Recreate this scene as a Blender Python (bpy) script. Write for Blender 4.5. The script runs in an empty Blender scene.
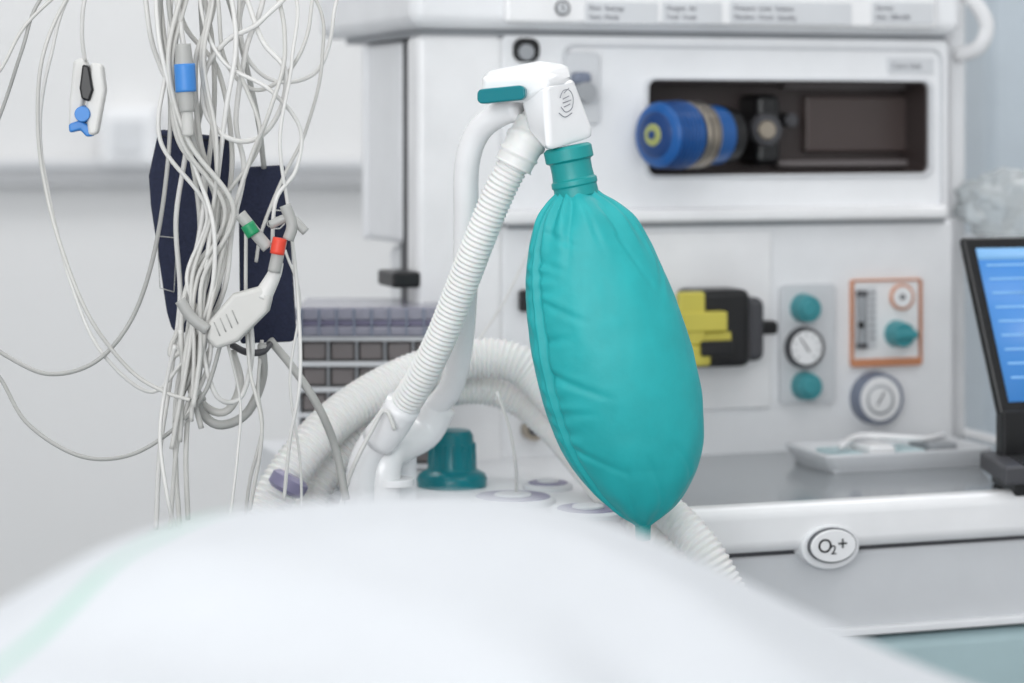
import bpy, bmesh, math, random
from mathutils import Vector, Matrix, noise
random.seed(4)
F=2418.0; CZ=1.25; HY=125.0
sc=bpy.context.scene
def P(px,py,d): return Vector(((px-512)/F*d, d, CZ-(py-HY)/F*d))
# ---------------- materials
def hexc(r,g,b):
    f=lambda c:(c/255/12.92) if c/255<=0.04045 else ((c/255+0.055)/1.055)**2.4
    return (f(r),f(g),f(b),1)
def mat(name,rgb,rough=0.5,metal=0.0,var=0.03,bump=0.0,scale=20,emit=0,trans=0,sss=0,coat=0):
    m=bpy.data.materials.new(name); m.use_nodes=True
    nt=m.node_tree; b=nt.nodes['Principled BSDF']
    c=hexc(*rgb)
    tc=nt.nodes.new('ShaderNodeTexCoord')
    n=nt.nodes.new('ShaderNodeTexNoise'); n.inputs['Scale'].default_value=scale; n.inputs['Detail'].default_value=4
    nt.links.new(tc.outputs['Object'],n.inputs['Vector'])
    r=nt.nodes.new('ShaderNodeValToRGB')
    r.color_ramp.elements[0].position=0.3; r.color_ramp.elements[1].position=0.7
    r.color_ramp.elements[0].color=tuple(x*(1-var) for x in c[:3])+(1,)
    r.color_ramp.elements[1].color=tuple(min(1,x*(1+var)) for x in c[:3])+(1,)
    nt.links.new(n.outputs['Fac'],r.inputs['Fac']); nt.links.new(r.outputs['Color'],b.inputs['Base Color'])
    b.inputs['Roughness'].default_value=rough; b.inputs['Metallic'].default_value=metal
    b.inputs['Coat Weight'].default_value=coat
    b.inputs['Transmission Weight'].default_value=trans
    if sss:
        b.inputs['Subsurface Weight'].default_value=sss; b.inputs['Subsurface Scale'].default_value=0.01
    if emit:
        b.inputs['Emission Color'].default_value=c; b.inputs['Emission Strength'].default_value=emit
    if bump:
        bp=nt.nodes.new('ShaderNodeBump'); bp.inputs['Strength'].default_value=bump; bp.inputs['Distance'].default_value=0.002
        nt.links.new(n.outputs['Fac'],bp.inputs['Height']); nt.links.new(bp.outputs['Normal'],b.inputs['Normal'])
    return m
WHITE=mat('white_plastic',(238,239,241),.38)
WHITE2=mat('white_gloss',(242,242,243),.25,coat=.3)
HOSE=mat('hose_white',(232,232,230),.4,sss=.1)
LGRAY=mat('light_gray_plastic',(212,214,217),.4)
MGRAY=mat('mid_gray_plastic',(156,159,163),.5)
DGRAY=mat('dark_gray_plastic',(70,70,74),.5)
BLACK=mat('black_plastic',(20,20,22),.35)
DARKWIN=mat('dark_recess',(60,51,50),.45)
TEAL=mat('teal_rubber',(30,170,173),.52,var=.05,scale=55,bump=.35)
TEALD=mat('teal_dark_rubber',(14,148,148),.4)
TEALK=mat('teal_knob',(0,122,132),.3)
TEALM=mat('teal_muted',(70,150,158),.4)
BLUE=mat('blue_plastic',(20,88,158),.3)
BLUED=mat('blue_dark',(12,58,116),.35)
LBLUE=mat('light_blue_plastic',(62,132,205),.4)
YEL=mat('yellow_plastic',(206,194,84),.4)
OLIVE=mat('olive_plastic',(166,172,104),.4)
METAL=mat('brushed_metal',(170,160,146),.3,metal=1)
STEEL=mat('worktop_steel',(160,164,168),.14,metal=.35,scale=8)
NAVY=mat('navy_fabric',(32,38,62),.85,var=.15,bump=.5,scale=400)
CABLE=mat('cable_gray',(202,201,197),.45)
CABLE2=mat('cable_light',(218,217,214),.45)
CABLED=mat('cable_dark',(170,170,167),.45)
PURPLE=mat('purple_tint',(134,130,158),.35)
LIDP=mat('lid_tint',(168,168,184),.2,trans=.35)
CELL=mat('cell_gray',(116,110,110),.5)
SLATE=mat('slate_blue',(120,128,146),.4)
GREEN=mat('green_tag',(20,140,90),.4)
RED=mat('red_tag',(225,70,50),.4)
ORANGE=mat('orange_frame',(205,140,104),.5)
WALL=mat('wall_paint',(228,228,228),.8,var=.01,scale=3)
WALLG=mat('wall_rail_gray',(194,195,197),.6)
BLUEG=mat('bluegray_panel',(190,200,208),.5)
FLOORM=mat('floor_vinyl',(150,156,160),.4,var=.06,scale=6)
INK=mat('ink_gray',(96,98,102),.6)
LINK=mat('ink_light',(140,142,148),.6)
SCREEN=mat('screen_blue',(66,124,188),.3,emit=.45)
SCREENL=mat('screen_light',(116,164,208),.3,emit=.45)
PTEAL=mat('pale_teal',(180,204,208),.35)
CLEAR=mat('clear_plastic',(225,230,232),.15,trans=.6)
# ---------------- object helpers
def link(o,parent=None,local=False,m=None,smooth=True):
    sc.collection.objects.link(o)
    if m: o.data.materials.append(m)
    if parent:
        o.parent=parent
        if not local: o.matrix_parent_inverse=parent.matrix_basis.inverted()
    if smooth and o.type=='MESH':
        for p in o.data.polygons: p.use_smooth=True
    return o
def empty(name,loc=(0,0,0),rz=0):
    e=bpy.data.objects.new(name,None); e.empty_display_size=.05
    e.location=loc; e.rotation_euler=(0,0,rz); sc.collection.objects.link(e); return e
def bevel(o,w,seg=3):
    if w>0:
        b=o.modifiers.new('bev','BEVEL'); b.width=w; b.segments=seg; b.limit_method='ANGLE'; b.angle_limit=math.radians(35)
        b.harden_normals=True
def from_bm(name,bm,parent,m,local=False,smooth=True,bev=0,seg=3):
    bmesh.ops.recalc_face_normals(bm,faces=bm.faces)
    me=bpy.data.meshes.new(name); bm.to_mesh(me); bm.free()
    o=bpy.data.objects.new(name,me); link(o,parent,local,m,smooth)
    if bev: bevel(o,bev,seg)
    return o
def box(name,parent,x0,x1,y0,y1,z0,z1,m,bev=.002,local=False,seg=3):
    bm=bmesh.new()
    bmesh.ops.create_cube(bm,size=1)
    for v in bm.verts:
        v.co=Vector(((x0+x1)/2+v.co.x*(x1-x0),(y0+y1)/2+v.co.y*(y1-y0),(z0+z1)/2+v.co.z*(z1-z0)))
    return from_bm(name,bm,parent,m,local,smooth=bev>0,bev=min(bev,.45*min(abs(x1-x0),abs(y1-y0),abs(z1-z0))),seg=seg)
def extr(name,parent,pts,off,m,bev=.002,local=False):
    bm=bmesh.new(); a=[bm.verts.new(p) for p in pts]; b=[bm.verts.new(Vector(p)+Vector(off)) for p in pts]
    bm.faces.new(a); bm.faces.new(b[::-1]); n=len(a)
    for i in range(n): bm.faces.new((a[i],b[i],b[(i+1)%n],a[(i+1)%n]))
    return from_bm(name,bm,parent,m,local,bev=bev)
def hull(name,parent,pts,m,bev=.004,local=False,seg=4):
    bm=bmesh.new(); 
    for p in pts: bm.verts.new(p)
    r=bmesh.ops.convex_hull(bm,input=bm.verts)
    bmesh.ops.dissolve_limit(bm,angle_limit=.15,verts=bm.verts,edges=bm.edges)
    return from_bm(name,bm,parent,m,local,bev=bev,seg=seg)
def rrect(x0,x1,z0,z1,r,seg=6):
    o=[]
    for cx,cz,a0 in ((x1-r,z1-r,0),(x0+r,z1-r,90),(x0+r,z0+r,180),(x1-r,z0+r,270)):
        for i in range(seg+1):
            a=math.radians(a0+90*i/seg); o.append((cx+r*math.cos(a),cz+r*math.sin(a)))
    return o
def frame(name,parent,outer,inner,ro,ri,y0,y1,m,bev=.0015):
    A=rrect(*outer,ro); B=rrect(*inner,ri); n=len(A); bm=bmesh.new()
    V=[[bm.verts.new((x,y,z)) for x,z in L] for L,y in ((A,y0),(B,y0),(B,y1),(A,y1))]
    for k in range(4):
        a=V[k]; b=V[(k+1)%4]
        for i in range(n):
            j=(i+1)%n; bm.faces.new((a[i],a[j],b[j],b[i]))
    return from_bm(name,bm,parent,m,True,bev=bev,seg=2)
def rplate(name,parent,r4,rad,y0,y1,m,bev=.001,local=True):
    A=rrect(*r4,rad); return extr(name,parent,[(x,y0,z) for x,z in A],(0,y1-y0,0),m,bev,local)
def crom(pts,step):
    pts=[Vector(p) for p in pts]; Q=[pts[0]*2-pts[1]]+pts+[pts[-1]*2-pts[-2]]
    out=[]
    for i in range(1,len(Q)-2):
        p0,p1,p2,p3=Q[i-1:i+3]; n=max(2,int((p2-p1).length/step*2))
        for k in range(n):
            t=k/n
            out.append(.5*((2*p1)+(p2-p0)*t+(2*p0-5*p1+4*p2-p3)*t*t+(3*p1-p0-3*p2+p3)*t**3))
    out.append(pts[-1])
    res=[out[0]]; acc=0; 
    L=sum((out[i+1]-out[i]).length for i in range(len(out)-1)); N=max(2,round(L/step)); st=L/N
    tgt=st
    for i in range(len(out)-1):
        d=(out[i+1]-out[i]).length
        while d>1e-9 and acc+d>=tgt-1e-9 and len(res)<N:
            res.append(out[i].lerp(out[i+1],(tgt-acc)/d)); tgt+=st
        acc+=d
    res.append(out[-1]); return res,L
def sweep(name,parent,pts,rf,m,step=.006,seg=12,local=False,caps=True):
    C,L=crom(pts,step); N=len(C); bm=bmesh.new(); rings=[]
    T=[(C[min(i+1,N-1)]-C[max(i-1,0)]).normalized() for i in range(N)]
    n=T[0].orthogonal().normalized()
    for i in range(N):
        n=(n-T[i]*n.dot(T[i])).normalized(); b=T[i].cross(n)
        s=L*i/(N-1); r=rf(s,L) if callable(rf) else rf
        rings.append([bm.verts.new(C[i]+(n*math.cos(a)+b*math.sin(a))*r) for a in [2*math.pi*k/seg for k in range(seg)]])
    for i in range(N-1):
        for k in range(seg):
            bm.faces.new((rings[i][k],rings[i][(k+1)%seg],rings[i+1][(k+1)%seg],rings[i+1][k]))
    if caps: bm.faces.new(rings[0][::-1]); bm.faces.new(rings[-1])
    return from_bm(name,bm,parent,m,local)
def corr(R,a,p): return lambda s,L: R+a*math.cos(2*math.pi*s/p)
def lathe(name,parent,p0,axis,prof,m,seg=40,local=False,bev=0,sharp=True):
    """prof: list of (distance along axis, radius)"""
    ax=Vector(axis).normalized(); n=ax.orthogonal().normalized(); b=ax.cross(n); p0=Vector(p0)
    bm=bmesh.new(); rings=[]
    for t,r in prof:
        rings.append([bm.verts.new(p0+ax*t+(n*math.cos(q)+b*math.sin(q))*max(r,1e-5)) for q in [2*math.pi*k/seg for k in range(seg)]])
    for i in range(len(rings)-1):
        for k in range(seg): bm.faces.new((rings[i][k],rings[i][(k+1)%seg],rings[i+1][(k+1)%seg],rings[i+1][k]))
    bm.faces.new(rings[0][::-1]); bm.faces.new(rings[-1])
    return from_bm(name,bm,parent,m,local,bev=bev or .0006,seg=2)
def text(name,parent,s,size,loc,rot,m,local=True,al='CENTER'):
    c=bpy.data.curves.new(name,'FONT'); c.body=s; c.size=size; c.extrude=.0003; c.align_x=al; c.align_y='CENTER'
    o=bpy.data.objects.new(name,c); o.location=loc; o.rotation_euler=rot; link(o,parent,local,m); return o

# ---------------- room
YW=4.3
box('floor',None,-3,3,-2.2,YW+.1,-.1,0,FLOORM,0)
box('wall_back',None,-3,3,YW,YW+.1,0,3,WALL,0)
box('wall_left',None,-3.1,-3,-2.2,YW,0,3,WALL,0)
box('wall_right',None,3,3.1,-2.2,YW,0,3,WALL,0)
box('ceiling',None,-3.1,3.1,-2.2,YW+.1,3,3.1,WALL,0)
box('baseboard_back',None,-3,3,YW-.015,YW,0,.1,WALLG,.003)
r=empty('wall_rail',P(150,175,YW))
z=P(0,172,YW).z
box('rail_body',r,-2.8,.0,YW-.04,YW,z-.022,z+.022,WALLG,.004)
box('rail_lip',r,-2.8,.0,YW-.05,YW-.04,z+.008,z+.020,LGRAY,.002)
r=empty('wall_outlet_box',P(128,138,YW-.05))
a=P(100,166,YW-.06); b=P(156,108,YW-.06)
box('outlet_housing',r,a.x,b.x,YW-.06,YW,a.z,b.z,WHITE,.008)
box('outlet_face',r,a.x+.02,b.x-.02,YW-.066,YW-.058,a.z+.02,b.z-.02,LGRAY,.002)
r=empty('wall_cabinet',(1.05,YW-.2,1))
a=P(985,0,YW-.35)
box('cabinet_body',r,a.x,a.x+.8,YW-.35,YW,0,2.1,BLUEG,.01)
box('cabinet_door',r,a.x+.01,a.x+.39,YW-.368,YW-.35,.1,2.08,BLUEG,.004)
box('cabinet_door_2',r,a.x+.41,a.x+.79,YW-.368,YW-.35,.1,2.08,BLUEG,.004)

# ---------------- anesthesia machine (local frame turned about z)
TH=math.radians(19)
O=Vector(((505-512)/F*2.3,2.3,0)); U=Vector((math.cos(TH),math.sin(TH),0)); Nn=Vector((-math.sin(TH),math.cos(TH),0))
AM=empty('anesthesia_machine',O,TH)
def ML(px,py,w=0):
    a=(px-512)/F; t=(w+O.dot(Nn))/(a*Nn.x+Nn.y); p=Vector((a*t,t,CZ-(py-HY)/F*t))
    return ((p-O).dot(U),p.z,t)
def LV(px,py,w): u,z,t=ML(px,py,w); return Vector((u,w,z))
def R4(px0,py0,px1,py1,w):
    pm=(px0+px1)/2
    return (ML(px0,py0,w)[0],ML(px1,py0,w)[0],ML(pm,py1,w)[1],ML(pm,py0,w)[1])
def mbox(name,px0,py0,px1,py1,w0,w1,m,bev=.003,seg=3):
    x0,x1,z0,z1=R4(px0,py0,px1,py1,w0); return box(name,AM,x0,x1,w0,w1,z0,z1,m,bev,True,seg)
def mplate(name,px0,py0,px1,py1,rad,w0,w1,m,bev=.001):
    return rplate(name,AM,R4(px0,py0,px1,py1,w0),rad,w0,w1,m,bev)
def mdisc(name,px,py,rpx,w0,w1,m,k=1.0,parent=AM):
    u,z,t=ML(px,py,w0); r=rpx/F*t
    return lathe(name,parent,(u,w0,z),(0,1,0),[(0,r*k),(w1-w0,r)],m,local=True)
# main bodies
mbox('upper_deck',411,-140,965,31,-.02,.33,WHITE,.014,5)
mbox('upper_deck_face',506,-130,938,26,-.028,-.018,WHITE2,.005)
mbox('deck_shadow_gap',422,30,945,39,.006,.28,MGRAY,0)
mbox('body_core',480,36,950,455,.10,.34,LGRAY,.004)
mbox('front_column',417,35,505,470,-.002,.035,WHITE2,.008,6)
mbox('column_gap',424,40,500,470,.03,.11,DGRAY,.002)
x0=ML(417,100,0)[0]
box('side_panel',AM,x0+.012,x0+.12,.10,.22,ML(417,250,0)[1],ML(417,36,0)[1],WHITE,.008,True)
box('side_panel_edge',AM,x0+.008,x0+.03,.215,.225,ML(417,250,0)[1],ML(417,36,0)[1],WHITE,.003,True)
box('side_panel_low',AM,x0+.03,x0+.12,.11,.20,.55,ML(417,255,0)[1],WHITE,.008,True)
# upper fascia with window
outer=R4(502,38,948,216,0); inner=R4(648,81,928,174,0)
frame('upper_fascia',AM,outer,inner,.006,.008,0,.10,WHITE)
b4=R4(644,78,932,178,0); frame('window_bezel',AM,b4,inner,.010,.008,-.004,.004,LGRAY)
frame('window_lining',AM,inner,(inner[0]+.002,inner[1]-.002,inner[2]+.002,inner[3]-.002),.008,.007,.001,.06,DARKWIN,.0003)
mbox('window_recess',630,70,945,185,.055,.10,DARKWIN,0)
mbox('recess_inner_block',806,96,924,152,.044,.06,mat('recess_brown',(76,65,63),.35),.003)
mbox('recess_inner_mech',757,94,782,166,.010,.06,BLACK,.008)
mdisc('recess_dial',768,130,17,.002,.012,DGRAY,.9)
mdisc('recess_dial_ring',768,130,10,-.002,.004,METAL,.9)
mbox('recess_tube',778,160,925,167,.040,.056,CELL,.003)
mbox('recess_shelf',785,84,925,89,.040,.056,CELL,.002)
mdisc('recess_port',792,120,7,.03,.056,DGRAY)
o2=R4(562,46,942,212,0); frame('fascia_rim',AM,o2,(o2[0]+.003,o2[1]-.003,o2[2]+.003,o2[3]-.003),.012,.010,-.003,.003,LGRAY,.001)
mplate('key_socket',514,38,540,62,.009,-.004,.003,BLACK)
mdisc('key_socket_core',527,52,8,-.008,.0,MGRAY)
mbox('ledge',504,208,950,222,-.018,.02,WHITE2,.005)
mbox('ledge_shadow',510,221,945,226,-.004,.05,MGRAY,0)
mdisc('maker_badge',563,8,8,-.030,-.026,INK)
mdisc('maker_badge_core',563,8,6,-.0306,-.027,LGRAY)
def mtext(name,s,px,py,hpx,w,m,al='LEFT'):
    u,z,t=ML(px,py,w); text(name,AM,s,hpx/F*t*1.35,(u,w,z),(math.pi/2,0,0),m,True,al)
mtext('badge_letter','S',563,8,7,-.0312,INK,'CENTER')
for a,b,ls in ((585,658,('Flow  Settings','Vent  Mode')),(662,722,('Oxygen  Air','Total  Fresh')),(730,852,('Pressure  Limit  Volume','Machine  Check  Standby')),(872,934,('Service','Inlet  280-600'))):
    mplate('label_plate',a,2,b,24,.002,-.0295,-.028,LGRAY)
    for j,s in enumerate(ls): mtext('label_text',s,a+4,8+9*j,5,-.0300,LINK)
mbox('model_label',888,58,934,74,-.002,.0,LGRAY,0)
mtext('model_text','Care Unit',892,66,6,-.0026,LINK)
# rotary switch behind head
mplate('rotary_plate',566,52,600,124,.006,-.006,0,LGRAY)
mdisc('rotary_knob',588,92,11,-.03,-.006,MGRAY,.9)
mbox('rotary_lever',575,72,592,84,-.020,-.004,SLATE,.004)
# lower fascia
mbox('lower_fascia',500,222,955,462,0.0,.10,WHITE,.006)
mbox('lower_inset',560,232,772,412,-.004,.002,WHITE2,.002)
mplate('gauge_panel',780,284,836,404,.006,-.005,.0,LGRAY)
for nm,px,py,r_ in (('teal_knob_top',810,309,15),('teal_knob_bottom',811,387,15)):
    mdisc(nm,px,py,r_,-.020,-.004,TEALM,.85)
    mdisc(nm+'_cap',px,py,r_*.6,-.025,-.02,TEALM,.8)
mdisc('pressure_gauge_rim',807,348,21,-.014,-.004,DGRAY,.95)
mdisc('pressure_gauge_face',807,348,17,-.0152,-.012,WHITE2)
u,z,t=ML(807,348,-.0165)
for k in range(9):
    a=math.radians(225-33.75*k); sweep('gauge_tick_%d'%k,AM,[(u+.0115*math.cos(a),-.0156,z+.0115*math.sin(a)),(u+.0145*math.cos(a),-.0156,z+.0145*math.sin(a))],.0005,INK,seg=6,local=True)
sweep('gauge_needle',AM,[(u+.003,-.016,z-.004),(u-.006,-.016,z+.009)],.0007,BLACK,seg=6,local=True)
f4=R4(851,279,921,366,-.003); frame('flow_panel_frame',AM,f4,(f4[0]+.002,f4[1]-.002,f4[2]+.008,f4[3]-.002),.003,.002,-.006,.001,ORANGE,.0006)
mplate('flow_panel',853,281,919,360,.002,-.004,0,WHITE2)
mplate('flow_tube_plate',855,287,877,349,.002,-.0055,-.003,LGRAY)
for k in range(8): mbox('flow_tick_%d'%k,870,292+6.5*k,875,293.4+6.5*k,-.0062,-.005,INK,0)
u,z,t=ML(862,347,-.010); lathe('flow_tube',AM,(u,-.010,z),(0,0,1),[(0,.0045),(.054,.0045)],MGRAY,local=True)
lathe('flow_tube_cap',AM,(u,-.010,z-.001),(0,0,1),[(0,.0055),(.005,.0055)],DGRAY,local=True)
lathe('flow_tube_cap_top',AM,(u,-.010,z+.051),(0,0,1),[(0,.0055),(.005,.0055)],DGRAY,local=True)
mdisc('flow_tube_float',862,325,3,-.017,-.013,BLACK)
mdisc('air_gauge_rim',903,297,13,-.008,-.003,ORANGE)
mdisc('air_gauge_face',903,297,10.5,-.009,-.007,WHITE2)
mdisc('air_gauge_hub',903,297,3,-.0098,-.008,INK)
mdisc('flow_knob',905,335,14,-.022,-.003,TEALM,.85)
mbox('flow_knob_lever',897,331,919,339,-.027,-.021,TEALM,.002)
mdisc('vacuum_gauge_rim',881,399,27,-.016,0,SLATE,.94)
mdisc('vacuum_gauge_dial',881,399,22,-.018,-.015,WHITE2)
mdisc('vacuum_gauge_ring',881,400,15,-.0195,-.0175,MGRAY)
mdisc('vacuum_gauge_core',881,400,12.5,-.021,-.019,WHITE2)
u,z,t=ML(881,400,-.0215); sweep('vacuum_needle',AM,[(u-.004,-.0216,z-.005),(u+.004,-.0216,z+.008)],.0008,INK,seg=6,local=True)
mdisc('port_small',535,430,11,-.012,0,METAL); mdisc('port_small_core',535,430,6,-.014,-.011,DGRAY)
mbox('black_port',521,290,536,312,-.01,0,BLACK,.003)
# yellow cassette
mbox('cassette_body',694,290,752,368,-.05,.0,BLACK,.008)
mbox('cassette_side',735,298,766,362,-.04,.0,DGRAY,.008)
mbox('cassette_knob',758,321,779,335,-.035,-.02,BLACK,.004)
mbox('cassette_yellow_spine',680,292,706,346,-.062,-.05,YEL,.003)
mbox('cassette_yellow_arm',684,312,728,332,-.064,-.05,YEL,.002)
mbox('cassette_yellow_foot',680,345,712,367,-.062,-.05,YEL,.004)
mbox('cassette_yellow_bar',704,332,732,343,-.06,-.05,YEL,.002)
mbox('cassette_slot',702,341,734,356,-.066,-.05,BLACK,.002)
# vaporizer dial in window
p0=LV(655,135,-.036); p1=LV(790,135,.040); ax=(p1-p0)
lathe('vaporizer_blue',AM,p0,ax,[(0,.025),(.004,.031),(.036,.033),(.040,.030)],BLUE,local=True)
lathe('vaporizer_face',AM,p0-ax.normalized()*.003,ax,[(0,.018),(.003,.023),(.006,.023)],BLUED,local=True)
lathe('vaporizer_face_hub',AM,p0-ax.normalized()*.0045,ax,[(0,.010),(.004,.012)],OLIVE,local=True)
lathe('vaporizer_face_pin',AM,p0-ax.normalized()*.0065,ax,[(0,.004),(.004,.005)],BLUED,local=True)
lathe('vaporizer_metal',AM,p0,ax,[(.040,.028),(.042,.0325),(.060,.0325),(.062,.028)],METAL,local=True)
for q_ in (.046,.0555): lathe('vaporizer_metal_ring',AM,p0,ax,[(q_,.0330),(q_+.0016,.0330)],DGRAY,local=True)
lathe('vaporizer_blue_back',AM,p0,ax,[(.062,.027),(.064,.029),(.084,.029),(.086,.025)],BLUE,local=True)
lathe('vaporizer_black',AM,p0,ax,[(.086,.028),(.10,.028)],BLACK,local=True)
for k in range(6):
    q=p0+ax.normalized()*(.006+.005*k); lathe('vaporizer_rib',AM,q,ax,[(0,.0322+.0002*k),(.0016,.0325+.0002*k)],BLUED,local=True)
# right side rounded post
u,z,t=ML(972,0,.03); lathe('side_post',AM,(u-.005,.06,z-.48),(0,0,1),[(0,.012),(.60,.012)],WHITE,local=True)
sweep('side_grab_handle',AM,[LV(945,-12,.0),LV(968,-4,-.01),LV(986,22,-.01),LV(980,46,0),LV(958,56,.03)],.008,WHITE2,local=True)
# worktop
ZT=.927
ul=ML(400,500,-.3)[0]; 
wf=(P(760,505,2.03)-O).dot(Nn)
ur=ML(1024,500,wf)[0]+.16
box('worktop',AM,ul,ur,wf+.012,.10,ZT-.012,ZT,STEEL,.003,True)
zb=ML(880,545,wf)[1]
box('worktop_front_rail',AM,ul,ur,wf-.008,wf+.022,zb,ZT+.004,WHITE2,.011,True,6)
box('worktop_side_rail',AM,ur-.004,ur+.018,wf-.004,.10,zb,ZT+.004,WHITE2,.008,True)
z2=ML(900,630,wf)[1]
box('rail_gap',AM,ul+.01,ur-.01,wf+.006,.1,zb-.004,zb+.01,DGRAY,0,True)
box('drawer_front',AM,ul+.02,ur-.005,wf+.004,wf+.03,z2,zb-.003,LGRAY,.006,True)
box('drawer_lip',AM,ul+.02,ur-.005,wf-.004,wf+.01,z2-.002,z2+.005,WHITE,.002,True)
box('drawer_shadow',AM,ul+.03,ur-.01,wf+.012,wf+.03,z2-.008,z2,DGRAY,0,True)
box('lower_drawer',AM,ul+.02,ur-.005,wf+.0,wf+.03,z2-.10,z2-.006,PTEAL,.012,True)
box('lower_drawer_2',AM,ul+.02,ur-.005,wf+.0,wf+.03,.25,z2-.105,WHITE,.008,True)
box('cart_body',AM,ul+.03,ur-.01,wf+.03,.34,.16,ZT-.012,LGRAY,.006,True)
box('cart_base',AM,ul-.02,ur+.02,wf-.04,.4,.09,.16,MGRAY,.02,True)
for i,(xx,yy) in enumerate(((ul,wf),(ur,wf),(ul,.36),(ur,.36))):
    lathe('caster_%d'%(i+1),AM,(xx-.015,yy,.045),(1,0,0),[(0,.04),(.004,.045),(.026,.045),(.03,.04)],DGRAY,local=True)
    box('caster_fork_%d'%(i+1),AM,xx-.02,xx+.02,yy-.012,yy+.012,.06,.1,MGRAY,.003,True)
# oxygen flush badge
bu,bz,bt=ML(831,545,wf-.012)
def oval(name,rx,rz,y0,y1,m,dz=0):
    pts=[(bu+rx*math.cos(a),y0,bz+dz+rz*math.sin(a)) for a in [2*math.pi*k/48 for k in range(48)]]
    return extr(name,AM,pts,(0,y1-y0,0),m,.0015,True)
oval('flush_badge_shroud',.027,.0185,wf-.012,wf+.01,WHITE,-.002)
oval('flush_badge_ring',.0222,.0148,wf-.0165,wf-.01,INK)
oval('flush_badge_face',.0212,.0138,wf-.0176,wf-.014,WHITE2)
for i,(s,dx,dz,sz) in enumerate((('O',-.0085,0,.0165),('2',-.0005,-.0035,.011),('+',.008,.001,.0165))):
    text('flush_label_%d'%i,AM,s,sz,(bu+dx,wf-.0180,bz+dz),(math.pi/2,0,0),BLACK)
# valve discs + breathing block on the worktop
box('breathing_block',AM,ul+.005,ML(640,500,-.2)[0],wf+.04,.0,ZT,ZT+.006,WHITE,.003,True)
def tabpos(px,py,z):
    d=(CZ-z)*F/(py-HY); return P(px,py,d)
def toloc(p): q=p-O; return Vector((q.dot(U),q.dot(Nn),q.z))
for i,(px,py,r_) in enumerate(((513,498,.036),(588,510,.030),(548,484,.022))):
    q=toloc(tabpos(px,py,ZT+.01))
    lathe('valve_ring_%d'%(i+1),AM,(q.x,q.y,ZT+.005),(0,0,1),[(0,r_),(.004,r_),(.006,r_-.003)],LGRAY,local=True)
    lathe('valve_disc_%d'%(i+1),AM,(q.x,q.y,ZT+.009),(0,0,1),[(0,r_-.004),(.003,r_-.005)],PURPLE,local=True)
    lathe('valve_disc_hub_%d'%(i+1),AM,(q.x,q.y,ZT+.012),(0,0,1),[(0,r_*.45),(.002,r_*.42)],LGRAY,local=True)
# teal apl valve knob
q=toloc(tabpos(452,486,ZT+.006))
lathe('relief_valve_knob',AM,(q.x,q.y,ZT+.005),(0,0,1),[(0,.030),(.008,.031),(.012,.029),(.016,.022),(.02,.0205),(.046,.0185),(.050,.016),(.051,.008)],TEALK,local=True)
for k in range(14):
    a=2*math.pi*k/14
    lathe('relief_knob_rib',AM,(q.x+.0198*math.cos(a),q.y+.0198*math.sin(a),ZT+.022),(0,0,1),[(0,.0018),(.022,.0014)],TEALK,seg=8,local=True)
# ---- absorber canister
AB=empty('absorber_canister',P(370,400,2.3))
a=P(298,505,2.22); b=P(446,310,2.22)
box('canister_core',AB,a.x+.004,b.x-.004,2.225,2.33,a.z,b.z-.01,DGRAY,.004)
for r_ in range(7):
    zz=b.z-.026-r_*.0235
    box('canister_band',AB,a.x,b.x,2.216,2.335,zz-.0024,zz+.0024,LGRAY,.001)
    for c_ in range(5):
        x=a.x+.004+c_*(b.x-a.x-.006)/5
        box('canister_cell',AB,x,x+.0225,2.219,2.228,zz-.020,zz-.0035,CELL,.003)
for c_ in range(6):
    x=a.x+.002+c_*(b.x-a.x-.006)/5
    box('canister_rib',AB,x-.001,x+.001,2.217,2.335,b.z-.19,b.z-.02,MGRAY,.0005)
box('canister_lid',AB,a.x-.003,b.x+.003,2.212,2.34,b.z-.024,b.z-.014,LIDP,.003)
box('canister_lid_mid',AB,a.x,b.x,2.215,2.337,b.z-.014,b.z-.009,PURPLE,.002)
box('canister_lid_top',AB,a.x-.002,b.x+.002,2.212,2.337,b.z-.009,b.z+.003,LIDP,.002)
for c_ in range(9):
    x=a.x+.004+c_*(b.x-a.x-.008)/8
    box('canister_lid_rib',AB,x-.0012,x+.0012,2.2105,2.214,b.z-.023,b.z+.002,SLATE,.0005)
box('canister_foot',AB,a.x,b.x,2.22,2.335,.16,a.z,LGRAY,.004)
mbox('side_latch',393,272,421,288,-.004,.05,BLACK,.003)
# ---------------- bag arm, head, bag
BG=empty('breathing_bag_assembly',P(575,150,1.9))
prof=[(190,557,597),(194,555,602),(199,550,611),(205,545,620),(215,538,632),(230,532,643),(250,528,655),(280,525.5,669),(310,526,681),(340,529,690),(370,534,697),(400,541.5,701.5),(430,552,703),(450,561,701.5),(470,573.5,696),(490,590,686),(505,606,675),(515,618,664),(522,630,655),(526,636,650)]
def lerpprof(y):
    for i in range(len(prof)-1):
        if prof[i][0]<=y<=prof[i+1][0]:
            t=(y-prof[i][0])/(prof[i+1][0]-prof[i][0])
            g=lambda j,k:prof[max(0,min(len(prof)-1,j))][k]
            def cr(k):
                p0,p1,p2,p3=g(i-1,k),g(i,k),g(i+1,k),g(i+2,k); 
                m1=(p2-p0)/max(1,(g(i+1,0)-g(i-1,0)))*(g(i+1,0)-g(i,0)); m2=(p3-p1)/max(1,(g(i+2,0)-g(i,0)))*(g(i+1,0)-g(i,0))
                return (2*t**3-3*t*t+1)*p1+(t**3-2*t*t+t)*m1+(-2*t**3+3*t*t)*p2+(t**3-t*t)*m2
            return cr(1),cr(2)
    return prof[-1][1:]
BD=1.885; bm=bmesh.new(); rings=[]; NS=260; NR=280
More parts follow.
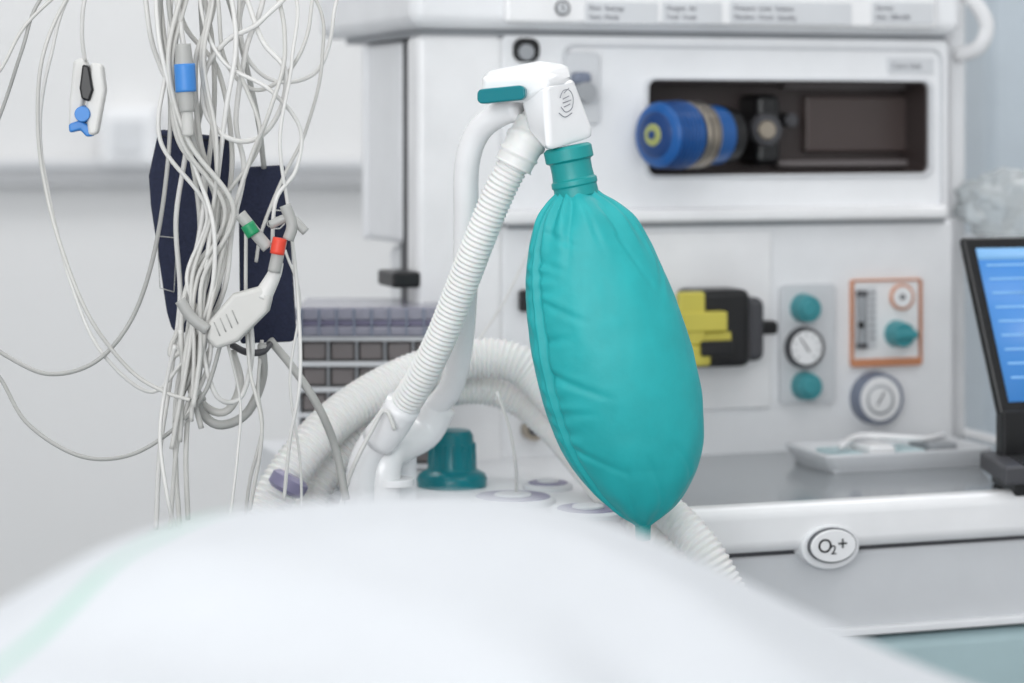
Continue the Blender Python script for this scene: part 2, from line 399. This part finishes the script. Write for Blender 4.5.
# crease list: (start angle deg, start y, end angle deg, end y, width, depth)
creases=[(222,232,262,246,.05,.020),(218,262,244,268,.05,.020),(219,300,256,318,.05,.018),(219,338,242,334,.045,.018),(218,372,262,392,.05,.020),(219,410,248,408,.045,.018),(220,446,266,470,.05,.020),
 (300,236,318,290,.05,.014),(340,262,318,300,.045,.012),(250,206,246,262,.06,.022),(272,204,280,250,.06,.020),(296,206,306,240,.05,.018),(300,500,280,452,.05,.016),(255,505,262,462,.05,.016),(330,470,306,440,.045,.012)]
def crease(adeg,y):
    s=0
    for a0,y0,a1,y1,w_,dp in creases:
        # work in a plane: 1 degree ~ 1.15 px around the girth
        ax_,ay_=a0*1.15,y0; bx_,by_=a1*1.15,y1; px_,py_=adeg*1.15,y
        dx,dy=bx_-ax_,by_-ay_; t=max(0,min(1,((px_-ax_)*dx+(py_-ay_)*dy)/(dx*dx+dy*dy)))
        d=math.hypot(px_-ax_-t*dx,py_-ay_-t*dy)
        if d<24:
            fade=math.sin(math.pi*min(1,max(.0,.12+.88*(1-t))*.55))
            s+=dp*fade*(-math.exp(-(d/3.6)**2)+.45*math.exp(-((d-7)/4.5)**2))
    return s
for i in range(NR+1):
    s=i/NR; s=.5-.5*math.cos(math.pi*s); y=190+336*s
    xl,xr=lerpprof(y); cx=(xl+xr)/2; hw=(xr-xl)/2*BD/F; C=P(cx,y,BD)
    dep=hw*(1-.26*min(1,hw/.05))
    ring=[]
    topf=math.exp(-((y-188)/42.0)**2); botf=math.exp(-((y-526)/30.0)**2)
    for k in range(NS):
        a=2*math.pi*k/NS; co,si=math.cos(a),math.sin(a)
        rr=1.0
        for sa in (math.radians(208),math.radians(28)):
            d=(a-sa+math.pi)%(2*math.pi)-math.pi
            rr+= (.034*math.exp(-(d/.030)**2)-.060*math.exp(-((abs(d)-.10)/.055)**2))*min(1,hw/.03)
            pk=.020*math.sin(y*.27+3*math.sin(y*.045)+abs(d)*2)*math.exp(-((abs(d)-.22)/.17)**2)*(.5+noise.noise(Vector((y*.02,sa,0)))); rr+=pk
        ph=a*12+2.4*math.sin(a*3+y*.004)
        rr+= topf*.085*(math.sin(ph)) + botf*.06*math.sin(a*9+1)
        rr+=crease(math.degrees(a),y)*min(1,hw/.035)
        rr+=noise.noise(Vector((co*1.8,si*1.8,y*.009+5)))*.030+noise.noise(Vector((co*3.5,si*3.5,y*.03)))*.010+noise.noise(Vector((co*8,si*8,y*.06)))*.003
        ring.append(bm.verts.new(C+Vector((co*hw*rr,si*dep*rr,0))))
    rings.append(ring)
for i in range(NR):
    for k in range(NS): bm.faces.new((rings[i][k],rings[i][(k+1)%NS],rings[i+1][(k+1)%NS],rings[i+1][k]))
bm.faces.new(rings[0]); bm.faces.new(rings[-1][::-1])
from_bm('reservoir_bag',bm,BG,TEAL)
n0=P(567,146,BD); n1=P(577,196,BD); na=n1-n0
lathe('bag_neck',BG,n0,na,[(0,.0165),(.002,.0190),(.011,.0190),(.0125,.0162),(.020,.0160),(.026,.0165),(.027,.0180),(.031,.0182),(.032,.0170),(.040,.0175)],TEALD)
lathe('bag_tail',BG,P(643,518,BD),(0,0,-1),[(0,.0068),(.008,.0062),(.017,.0058),(.018,.003)],TEALD)
# head
D=1.885
hull('head_lid',BG,[P(482,77,D),P(480,100,D),P(523,104,D-.02),P(547,90,D-.03),P(574,82,D+.0),P(566,64,D+.03),P(540,60,D+.045),P(488,70,D+.03),P(570,66,D+.02),P(483,84,D+.03),P(546,74,D-.028),P(560,80,D+.05),P(492,100,D+.03)],WHITE2,.005,seg=6)
hull('head_block',BG,[P(520,92,D-.015),P(546,84,D-.030),P(573,78,D+.004),P(549,150,D-.028),P(547,151,D-.02),P(592,137,D+.006),P(592,128,D+.006),P(528,128,D-.012),P(524,112,D-.008),P(530,122,D+.045),P(570,80,D+.045),P(585,132,D+.045),P(548,142,D+.04)],WHITE2,.0045,seg=6)
extr('head_lever',BG,[P(477,92,D-.012),P(480,89,D-.012),P(520,85,D-.030),P(525,88,D-.031),P(525,97,D-.031),P(521,100,D-.030),P(481,104,D-.012),P(477,101,D-.012)],(.003,.022,0),TEALK,.002)
def fp(px,py):
    t=(px-547)/(591-547); return P(px,py,D-.0305+.036*t-.0004)
for i,s in enumerate([[(560,98),(563,91),(569,90),(573,97),(572,108),(566,112),(561,107)],[(563,99),(569,96)],[(563,103),(571,100)],[(564,107),(570,104)],[(559,113),(565,117),(572,113)],[(564,93),(569,88)]]):
    sweep('bag_icon_%d'%i,BG,[fp(*q) for q in s],.00036,LINK,step=.001,seg=6)
# arm
sweep('support_arm',BG,[P(520,108,1.90),P(500,114,1.91),P(478,132,1.925),P(467,165,1.935),P(466,220,1.95),P(465,290,1.97),P(461,345,1.99),P(452,385,2.01),P(432,410,2.03),P(410,428,2.05)],.0102,WHITE2,seg=20)
sweep('hose_elbow',BG,[P(545,118,1.90),P(532,132,1.895),P(522,148,1.89),P(513,166,1.89)],lambda s,L:.0160-.0012*s/L+(.0012 if abs((s/L)%.25)<.07 else 0),HOSE,step=.0012,seg=28)
sweep('bag_hose',BG,[P(520,152,1.89),P(500,190,1.895),P(480,238,1.905),P(460,290,1.92),P(440,340,1.935),P(420,380,1.95),P(398,415,1.97)],corr(.0122,.0008,.0040),HOSE,step=.00067,seg=24)
sweep('hose_cuff',BG,[P(404,404,1.963),P(392,424,1.972),P(378,442,1.98)],.0148,WHITE2,seg=24)
sweep('y_connector',BG,[P(440,404,2.03),P(425,432,2.03),P(400,446,2.01),P(385,462,1.99),P(383,520,1.99)],.0145,WHITE2,seg=24)
sweep('y_connector_leg',BG,[P(392,424,1.972),P(376,440,1.98),P(362,470,1.98),P(360,530,1.98)],.0125,WHITE2,seg=24)
lathe('connector_ring',BG,P(393,478,1.99),(0,0,-1),[(0,.0175),(.006,.0175)],WHITE2)
lathe('connector_riser',BG,P(400,450,2.03),(0,0,-1),[(0,.014),(.10,.014)],WHITE)
# patient circuit hoses
CH=empty('breathing_circuit_hoses',P(500,360,2.1))
sweep('inspiratory_hose',CH,[P(262,520,1.99),P(283,482,2.0),P(315,440,2.02),P(355,405,2.05),P(410,375,2.08),P(468,359,2.1),P(515,363,2.1),P(548,390,2.09),P(590,440,2.05),P(632,485,1.985),P(676,520,1.95),P(706,554,1.935),P(732,600,1.93)],lambda s,L:(.0172-.0028*min(1,max(0,(s/L-.6)/.1)))+.0010*math.cos(2*math.pi*s/.0050),HOSE,step=.00083,seg=28)
sweep('expiratory_hose',CH,[P(300,535,2.03),P(315,490,2.04),P(345,450,2.06),P(390,415,2.09),P(450,390,2.12),P(500,392,2.13),P(545,420,2.12),P(590,470,2.07),P(625,512,2.0),P(655,535,1.975),P(680,570,1.965),P(695,610,1.96)],corr(.0138,.0010,.0050),HOSE,step=.00083,seg=28)
lathe('hose_filter_tint',CH,P(284,492,1.972),P(300,462,1.975)-P(284,492,1.972),[(0,.012),(.003,.016),(.012,.016),(.015,.012)],PURPLE)
sweep('sampling_line',CH,[P(497,392,1.99),P(510,430,2.0),P(516,470,2.02),P(516,502,2.05)],.0014,CABLE2)
sweep('sampling_line_upper',CH,[P(555,215,2.25),P(535,240,2.23),P(505,300,2.20),P(480,338,2.1)],.0010,CABLE2)
# tray
TR=empty('instrument_tray',tabpos(890,460,ZT))
c=toloc(tabpos(888,464,ZT)); tw,td=.084,.046
TR.location=O+U*c.x+Nn*c.y; TR.location.z=0; TR.rotation_euler=(0,0,TH)
rplate('tray_bottom',TR,(-tw+.006,tw-.006,ZT,ZT+.003),.0014,-td+.004,td-.004,LGRAY)
def trayring():
    bm=bmesh.new(); Ls=[]
    for (w_,d_,z_) in ((tw-.008,td-.008,ZT),(tw,td,ZT+.018),(tw+.004,td+.004,ZT+.018),(tw+.004,td+.004,ZT+.015),(tw-.005,td-.005,ZT-.0)):
        Ls.append([bm.verts.new((x,y,z_)) for x,y in rrect(-w_,w_,-d_,d_,.012)])
    for k in range(4):
        for i in range(len(Ls[0])):
            j=(i+1)%len(Ls[0]); bm.faces.new((Ls[k][i],Ls[k][j],Ls[k+1][j],Ls[k+1][i]))
    return from_bm('tray_wall',bm,TR,LGRAY,True)
trayring()
for i in range(4):
    box('tray_packet_%d'%i,TR,-.065+.033*i,-.037+.033*i,-.024,.024,ZT+.003,ZT+.016+.005*(i%2),(PTEAL,WHITE2,PTEAL,MGRAY)[i],.003,True)
sweep('tray_tube',TR,[(-.06,-.02,ZT+.022),(-.02,.015,ZT+.026),(.03,-.01,ZT+.024),(.07,.02,ZT+.022)],.003,WHITE2,local=True)
# laptop
LP=empty('laptop_computer',P(1010,440,2.15))
TL=P(962,237,2.20); BL=P(1001,418,2.16); RV=Vector((.30,.09,0)); NV=RV.cross(TL-BL).normalized()
if NV.y<0: NV=-NV
extr('laptop_lid',LP,[BL,TL,TL+RV,BL+RV],NV*.010,BLACK,.004)
e1=RV.normalized(); e2=(TL-BL).normalized(); Hh=(TL-BL).length; 
def sp(a,b,o=-.0008): return BL+e1*a+e2*b+NV*o
def splate(nm,a0,a1,b0,b1,m,o=-.0008): extr(nm,LP,[sp(a0,b0,o),sp(a0,b1,o),sp(a1,b1,o),sp(a1,b0,o)],NV*.0008,m,0)
splate('laptop_screen',.011,RV.length-.011,.014,Hh-.011,SCREEN)
splate('screen_titlebar',.011,RV.length-.011,Hh-.022,Hh-.011,SCREENL,-.0012)
for i in range(9): splate('screen_row_%d'%i,.018,.05+.015*(i%3),.035+i*.013,.037+i*.013,SCREENL,-.0012)
extr('laptop_base',LP,[Vector((p.x,p.y,ZT+.012)) for p in (BL+Vector((-.012,-.075,0)),BL+RV+Vector((-.012+.02,-.075,0)),BL+RV+NV*.03,BL+NV*.03-RV*.02)],(0,0,.016),DGRAY,.003)
for r_ in range(4):
    for c_ in range(12):
        o_=BL+Vector((.006,-.066,0))+e1*(.0235*c_)+Vector((0,.0155*r_,0))
        box('laptop_key',LP,o_.x,o_.x+.018,o_.y,o_.y+.012,ZT+.0275,ZT+.030,BLACK,.0008)
extr('laptop_dock',LP,[Vector((p.x,p.y,ZT)) for p in (BL+Vector((.0,-.06,0)),BL+RV+Vector((0,-.06,0)),BL+RV+NV*.02,BL+NV*.02)],(0,0,.013),BLACK,.003)
extr('laptop_hinge',LP,[BL+NV*-.004+Vector((0,0,-.04)),BL+RV+NV*-.004+Vector((0,0,-.04)),BL+RV+NV*-.004+Vector((0,0,.006)),BL+NV*-.004+Vector((0,0,.006))],NV*.016,BLACK,.003)
# crumpled clear plastic bag at right
PB=empty('plastic_packaging',P(1000,205,2.45))
bm=bmesh.new(); bmesh.ops.create_icosphere(bm,subdivisions=5,radius=1)
cc=P(1012,206,2.5)
for v in bm.verts:
    n_=noise.noise(v.co*2.3)*.25+noise.noise(v.co*5)*.12
    c0=v.co*(1+n_); v.co=cc+Vector((c0.x*.055,c0.y*.03,c0.z*.036))
from_bm('packaging_film',bm,PB,CLEAR)
box('packaging_shelf',PB,cc.x-.05,cc.x+.14,cc.y-.03,cc.y+.06,cc.z-.042,cc.z-.032,WHITE,.003)
box('packaging_shelf_post',PB,cc.x+.05,cc.x+.09,cc.y+.02,cc.y+.06,0,cc.z-.03,LGRAY,.004)
# ---------------- cables
CB=empty('patient_monitor_cables',P(200,200,1.93))
def cab(pts,r=.0020,m=None,d=None):
    q=[]; d0=d if d else random.uniform(1.875,1.925)
    for i,p in enumerate(pts):
        dd=p[2] if len(p)>2 else d0+.008*math.sin(i*1.7+d0*50)
        q.append(P(p[0],p[1],dd))
    sweep('cable',CB,q,r*.92,m or random.choice((CABLE,CABLE,CABLE2,CABLED)),step=.004,seg=8)
cab([(195,-118),(120,-60),(88,-10),(82,30),(85,62)],.0018,CABLE2,1.90)
cab([(190,-118),(90,-50),(40,0),(22,50),(2,110),(-30,190)],.0016,CABLED)
cab([(195,-118),(110,-60),(66,0),(42,60),(38,130),(46,190),(62,250),(90,318),(130,370),(165,392),(190,400)],.0017,CABLE)
cab([(-30,330),(10,358),(50,374),(95,362),(130,322),(152,262),(166,180),(170,100),(160,20),(170,-50),(196,-118)],.0019,CABLED)
cab([(-30,340),(0,378),(28,424),(80,456),(130,455),(175,428),(205,392),(222,340)],.0018,CABLED)
cab([(200,-118),(100,-40),(30,20),(0,70),(-40,120)],.0016,CABLE)
cab([(196,-118),(175,-40),(180,20),(184,48)],.0024,CABLE2)
cab([(186,108),(186,150),(176,220),(180,300),(170,380),(160,450),(156,530)],.0022,CABLE2)
cab([(196,-118),(200,-30),(212,40),(214,110),(205,190),(196,260),(188,330),(176,400),(176,470),(180,530)],.0022)
cab([(199,-118),(225,-30),(236,40),(226,110),(216,190),(206,270),(202,340),(216,395),(240,398),(252,355),(248,300)],.0022)
cab([(199,-118),(240,-20),(262,40),(285,70),(280,110),(258,138),(228,138),(205,110),(206,70),(228,40),(262,20),(290,-30),(206,-118)],.0022,CABLE2)
cab([(199,-118),(270,-20),(285,50),(270,110),(250,160),(228,230),(212,300),(198,370),(178,440),(170,530)],.0020)
cab([(202,-118),(290,-20),(292,60),(280,140),(290,220),(298,300),(300,380),(290,440),(284,500)],.0017,CABLE2)
cab([(202,-118),(310,-10),(322,60),(306,130),(282,180),(262,230),(256,262)],.0016)
cab([(202,-118),(325,-40),(333,20),(318,70),(280,82),(250,62),(240,20),(250,-40),(206,-118)],.0018,CABLE2)
cab([(196,-118),(150,-40),(148,20),(162,70),(196,130),(204,200),(192,270),(182,320),(178,350)],.0022)
cab([(196,-118),(160,-30),(158,30),(170,90),(180,130),(196,170),(214,230),(210,300),(186,350),(180,330)],.0020)
cab([(198,-118),(200,0),(222,60),(270,90),(300,128),(296,170),(276,200),(272,250)],.0018)
cab([(246,225),(246,300),(250,370),(262,430),(250,510)],.0016,CABLE)
cab([(285,250),(300,300),(290,380),(300,460),(302,520)],.0012,CABLE2)
cab([(262,340),(258,390),(262,430),(250,480),(245,520)],.0016)
cab([(228,345),(240,400),(238,450),(230,520)],.0013,CABLE2)
cab([(212,345),(192,390),(186,450),(188,520)],.0022)
cab([(270,340),(296,372),(320,410),(336,450),(346,500)],.0036,CABLED)
cab([(205,330),(196,395),(215,424),(245,415),(262,380),(262,345)],.0040,CABLED)
cab([(190,350),(200,400),(225,412),(240,385),(232,350)],.0036,CABLE)
cab([(232,345),(246,352),(262,352),(270,344)],.0030,DGRAY)
cab([(175,345),(165,390),(160,440),(168,500),(176,530)],.0018)
cab([(185,360),(150,392),(100,350),(70,280),(50,200),(40,130),(50,60),(80,-20),(190,-118)],.0016,CABLE2)
cab([(160,0),(168,60),(190,150),(200,230),(190,300),(170,350),(180,352),(212,300),(225,220),(232,150),(218,70),(180,10),(190,-118)],.0022)
cab([(206,-118),(214,0),(196,60),(200,140),(218,200),(224,260),(206,320),(190,372),(204,400)],.0024,CABLE)
cab([(206,-118),(262,-20),(246,50),(236,120),(244,170),(232,230),(224,290),(196,350)],.0024,CABLE2)
cab([(206,-118),(300,-40),(310,20),(290,70),(255,90),(225,60),(218,0),(206,-118)],.0018)
cab([(340,510,1.95),(352,470,1.95),(372,430,1.95),(385,410,1.95),(395,430,1.95)],.0020,CABLE2)
for _ in range(8):
    x=random.uniform(165,240); cab([(196+random.uniform(-6,8),-118),(x,-20),(x+random.uniform(-20,28),60),(x+random.uniform(-15,25),140),(206+random.uniform(-14,28),210),(200+random.uniform(-16,20),280),(192+random.uniform(-12,20),350),(184+random.uniform(-16,20),420+random.uniform(-20,30))],random.uniform(.0017,.0024))
def rod(nm,par,pts,r,m): sweep(nm,par,pts,r,m,step=.002,seg=16)
rod('connector_body',CB,[P(183,44,1.865),P(187,112,1.865)],lambda s,L:.0078-.002*abs(s/L-.45)*2,CABLED)
rod('connector_blue',CB,[P(184.5,64,1.865),P(186,92,1.865)],.0082,LBLUE)
rod('connector_tail',CB,[P(187,108,1.865),P(188,135,1.868)],.0045,CABLE)
# ecg trunk block
extr('lead_block',CB,[P(208,322,1.860),P(232,294,1.860),P(262,286,1.860),P(272,296,1.860),P(268,312,1.860),P(238,342,1.860),P(216,350,1.860),P(206,340,1.860)],(0,.018,0),CABLE,.004)
for k in range(4):
    x=214+k*6; sweep('lead_block_groove_%d'%k,CB,[P(x,322-k*4,1.8598),P(x+6,336-k*4,1.8598)],.0005,CABLED,seg=6)
rod('lead_block_boot',CB,[P(262,298,1.867),P(274,275,1.867),P(278,262,1.867)],lambda s,L:.0075-.003*s/L,CABLE2)
rod('lead_tip',CB,[P(274,272,1.862),P(281,240,1.862)],.0050,CABLED)
rod('lead_tip_red',CB,[P(277,254,1.860),P(280,238,1.860)],.0056,RED)
rod('lead_tip_2',CB,[P(240,214,1.862),P(256,234,1.862),P(268,248,1.862)],.0048,CABLED)
rod('lead_tip_green',CB,[P(247,224,1.860),P(254,235,1.860)],.0056,GREEN)
rod('lead_tip_3',CB,[P(285,205,1.862),P(292,225,1.862),P(288,240,1.862)],.0045,CABLED)
rod('lead_tip_4',CB,[P(270,225,1.864),P(290,218,1.864),P(306,232,1.864)],.0034,CABLED)
rod('lead_tip_5',CB,[P(180,300,1.862),P(192,318,1.862),P(208,330,1.862)],.0045,CABLED)
# spo2 sensor
SP=empty('pulse_oximeter_clip',P(86,95,1.9))
extr('clip_shell_back',SP,[P(73,60,1.905),P(84,57,1.905),P(88,66,1.905),P(80,128,1.905),P(68,133,1.905),P(69,100,1.905)],(0,.014,0),CABLE2,.003)
extr('clip_shell_front',SP,[P(90,62,1.895),P(102,64,1.895),P(105,90,1.895),P(97,134,1.895),P(88,136,1.895),P(85,110,1.895)],(0,.014,0),CABLE2,.003)
extr('clip_pad',SP,[P(82,64,1.891),P(89,66,1.891),P(93,90,1.891),P(89,102,1.891),P(81,99,1.891),P(79,88,1.891)],(0,.02,0),BLACK,.002)
lathe('clip_window',SP,P(82,114,1.892),(0,1,0),[(0,.006),(.012,.007)],LBLUE)
extr('clip_tip',SP,[P(68,124,1.897),P(80,120,1.897),P(90,126,1.897),P(93,136,1.897),P(86,137,1.897),P(80,130,1.897),P(69,133,1.897)],(0,.012,0),LBLUE,.002)
# cuffs
def cuff(nm,pts,d0,tilt):
    E=empty(nm,P(pts[0][0],pts[0][1],d0)); 
    Q=[P(x,y,d0+tilt*(x-pts[0][0])) for x,y in pts]
    extr('cuff_body',E,Q,(0,.010,0),NAVY,.004)
    return E
c1=cuff('blood_pressure_cuff',[(158,129),(190,133),(232,138),(229,200),(222,280),(214,326),(200,334),(172,332),(166,312),(150,205),(148,176)],1.945,.0001)
for a,b in (((157,236),(177,238)),((177,238),(174,292)),((174,292),(160,288)),((160,288),(157,236))):
    sweep('cuff_print',c1,[P(*a,1.9445),P(*b,1.9445)],.0004,CABLED,seg=6)
sweep('cuff_stitch',c1,[P(160,136,1.9445),P(228,142,1.9445)],.0007,mat('navy_dark',(14,18,34),.8),seg=6)
c2=cuff('blood_pressure_cuff',[(238,176),(246,167),(284,165),(290,240),(296,338),(292,342),(240,344)],1.955,.0001)
for s in ([(268,211),(283,211),(283,227),(268,227),(268,211)],[(272,225),(272,217),(279,217),(279,225)]):
    sweep('cuff_icon',c2,[P(x,y,1.9545) for x,y in s],.0005,CABLE2,seg=6)
sweep('cuff_tube',c2,[P(264,168,1.955),P(258,120,1.94),P(240,40,1.93),P(215,-50,1.93),P(203,-118,1.93)],.0022,CABLED)
sweep('cuff_tube',c1,[P(196,136,1.945),P(204,80,1.94),P(200,-20,1.93),P(200,-118,1.93)],.0022,CABLED)
# hanger arm from ceiling (above the frame)
HG=empty('cable_hanger',P(200,-118,1.9))
h=P(200,-122,1.9)
sweep('hanger_hook',HG,[h+Vector((-.02,-.06,.02)),h+Vector((0,-.05,-.004)),h+Vector((0,0,0)),h+Vector((0,.06,.0)),h+Vector((0,.08,.03)),h+Vector((0,.08,.12)),h+Vector((0,.08,3-h.z))],.008,METAL,seg=16)
# ---------------- bed with draped cover
BE=empty('patient_bed',(0,.9,.5))
ridge=[(-300,712),(-120,668),(0,608),(60,570),(130,540),(200,524),(300,511),(420,505),(500,507),(560,516),(620,535),(700,569),(780,608),(850,643),(920,676),(990,705),(1100,740),(1300,780)]
def rz(x):
    px=512+x*F/1.05
    if px<=ridge[0][0]: py=ridge[0][1]
    elif px>=ridge[-1][0]: py=ridge[-1][1]
    else:
        for i in range(len(ridge)-1):
            if ridge[i][0]<=px<=ridge[i+1][0]:
                t=(px-ridge[i][0])/(ridge[i+1][0]-ridge[i][0]); t=t; py=ridge[i][1]*(1-t)+ridge[i+1][1]*t; break
    return CZ-(py-HY)/F*1.05
def rzs(x): return sum(rz(x+k*.006) for k in range(-3,4))/7
def ss(a,b,t): t=max(0,min(1,(t-a)/(b-a))); return t*t*(3-2*t)
bm=bmesh.new(); NX,NY=240,160; G=[]
for i in range(NX+1):
    x=-1.0+2.0*i/NX; row=[]; R_=rzs(x)
    for j in range(NY+1):
        y=.30+1.15*j/NY; base=.86
        z=R_-.45*max(0,1.0-y)**1.4-1.2*max(0,y-1.05)**2
        z=base+(z-base)*(1-ss(1.12,1.42,y))*(ss(.22,.42,y)*.6+.4)
        fw=min(1,max(0,(1.05-y)/.12))
        z+=fw*(.013*noise.noise(Vector((x*6+y*3,y*7,1)))+.010*noise.noise(Vector((x*14+y*10,y*6,3))))
        ed=max(ss(.90,1.0,abs(x)),ss(1.40,1.45,y),1-ss(.30,.35,y)); z-=ed*.16
        row.append(bm.verts.new((x,y,z)))
    G.append(row)
for i in range(NX):
    for j in range(NY): bm.faces.new((G[i][j],G[i+1][j],G[i+1][j+1],G[i][j+1]))
cloth=mat('cover_fabric',(212,215,219),.9,var=.01,bump=.25,scale=60)
nt=cloth.node_tree; bs=nt.nodes['Principled BSDF']
src=bs.inputs['Base Color'].links[0].from_socket
tc=[n for n in nt.nodes if n.type=='TEX_COORD'][0]
sx=nt.nodes.new('ShaderNodeSeparateXYZ'); nt.links.new(tc.outputs['Object'],sx.inputs[0])
def math_(op,a,b=None):
    n=nt.nodes.new('ShaderNodeMath'); n.operation=op
    for i,v in enumerate((a,b)):
        if v is None: continue
        if isinstance(v,(int,float)): n.inputs[i].default_value=v
        else: nt.links.new(v,n.inputs[i])
    return n.outputs[0]
# woven hem stripe running across the cover
lin=math_('SUBTRACT',sx.outputs[0],math_('MULTIPLY',sx.outputs[1],.385))
stripe=math_('LESS_THAN',math_('ABSOLUTE',math_('SUBTRACT',lin,-.552)),.0045)
mx=nt.nodes.new('ShaderNodeMix'); mx.data_type='RGBA'
nt.links.new(math_('MULTIPLY',stripe,.6),mx.inputs['Factor']); nt.links.new(src,mx.inputs['A']); mx.inputs['B'].default_value=hexc(130,200,170)
nt.links.new(mx.outputs['Result'],bs.inputs['Base Color'])
from_bm('cover_sheet',bm,BE,cloth)
box('mattress',BE,-.97,.97,.36,1.38,.70,.83,LGRAY,.03)
box('bed_frame',BE,-.95,.95,.40,1.34,.62,.70,MGRAY,.01)
for i,(x,y) in enumerate(((-.85,.5),(.85,.5),(-.85,1.25),(.85,1.25))):
    lathe('bed_leg_%d'%(i+1),BE,(x,y,0),(0,0,1),[(0,.03),(.05,.03),(.06,.02),(.64,.02)],METAL)
# ---------------- lights
def area(n,loc,size,e,rot=(0,0,0),col=(1,1,1)):
    l=bpy.data.lights.new(n,'AREA'); l.shape='RECTANGLE'; l.size,l.size_y=size; l.energy=e; l.color=col
    o=bpy.data.objects.new(n,l); o.location=loc; o.rotation_euler=rot; sc.collection.objects.link(o)
area('ceiling_light_panel',(-.9,1.2,2.95),(1.2,1.2),10)
area('ceiling_light_panel.001',(1.0,1.0,2.95),(1.2,1.2),9)
area('ceiling_light_panel.002',(-.6,3.2,2.95),(1.6,.8),20)
area('ceiling_light_panel.003',(1.4,3.2,2.95),(1.2,.8),14)
area('fill_softbox',(-.9,-1.9,1.9),(2.6,1.6),64,(math.radians(82),0,math.radians(-16)),(.985,.99,1))  # added softbox behind the camera for frontal fill, not a real window
w=bpy.data.worlds.new('room_world'); sc.world=w; w.use_nodes=True
w.node_tree.nodes['Background'].inputs[0].default_value=(.95,.98,1,1); w.node_tree.nodes['Background'].inputs[1].default_value=1.05
# ---------------- camera
cd=bpy.data.cameras.new('camera'); cam=bpy.data.objects.new('camera',cd); sc.collection.objects.link(cam)
cd.sensor_width=36; cd.lens=36*F/1024; cam.location=(0,0,CZ); cam.rotation_euler=(math.pi/2,0,0)
cd.shift_y=-(341.5-HY)/1024; cd.clip_start=.05
cd.dof.use_dof=True; cd.dof.focus_distance=1.86; cd.dof.aperture_fstop=4.0
sc.camera=cam
sc.view_settings.view_transform='Standard'; sc.view_settings.look='None'; sc.view_settings.exposure=0.02
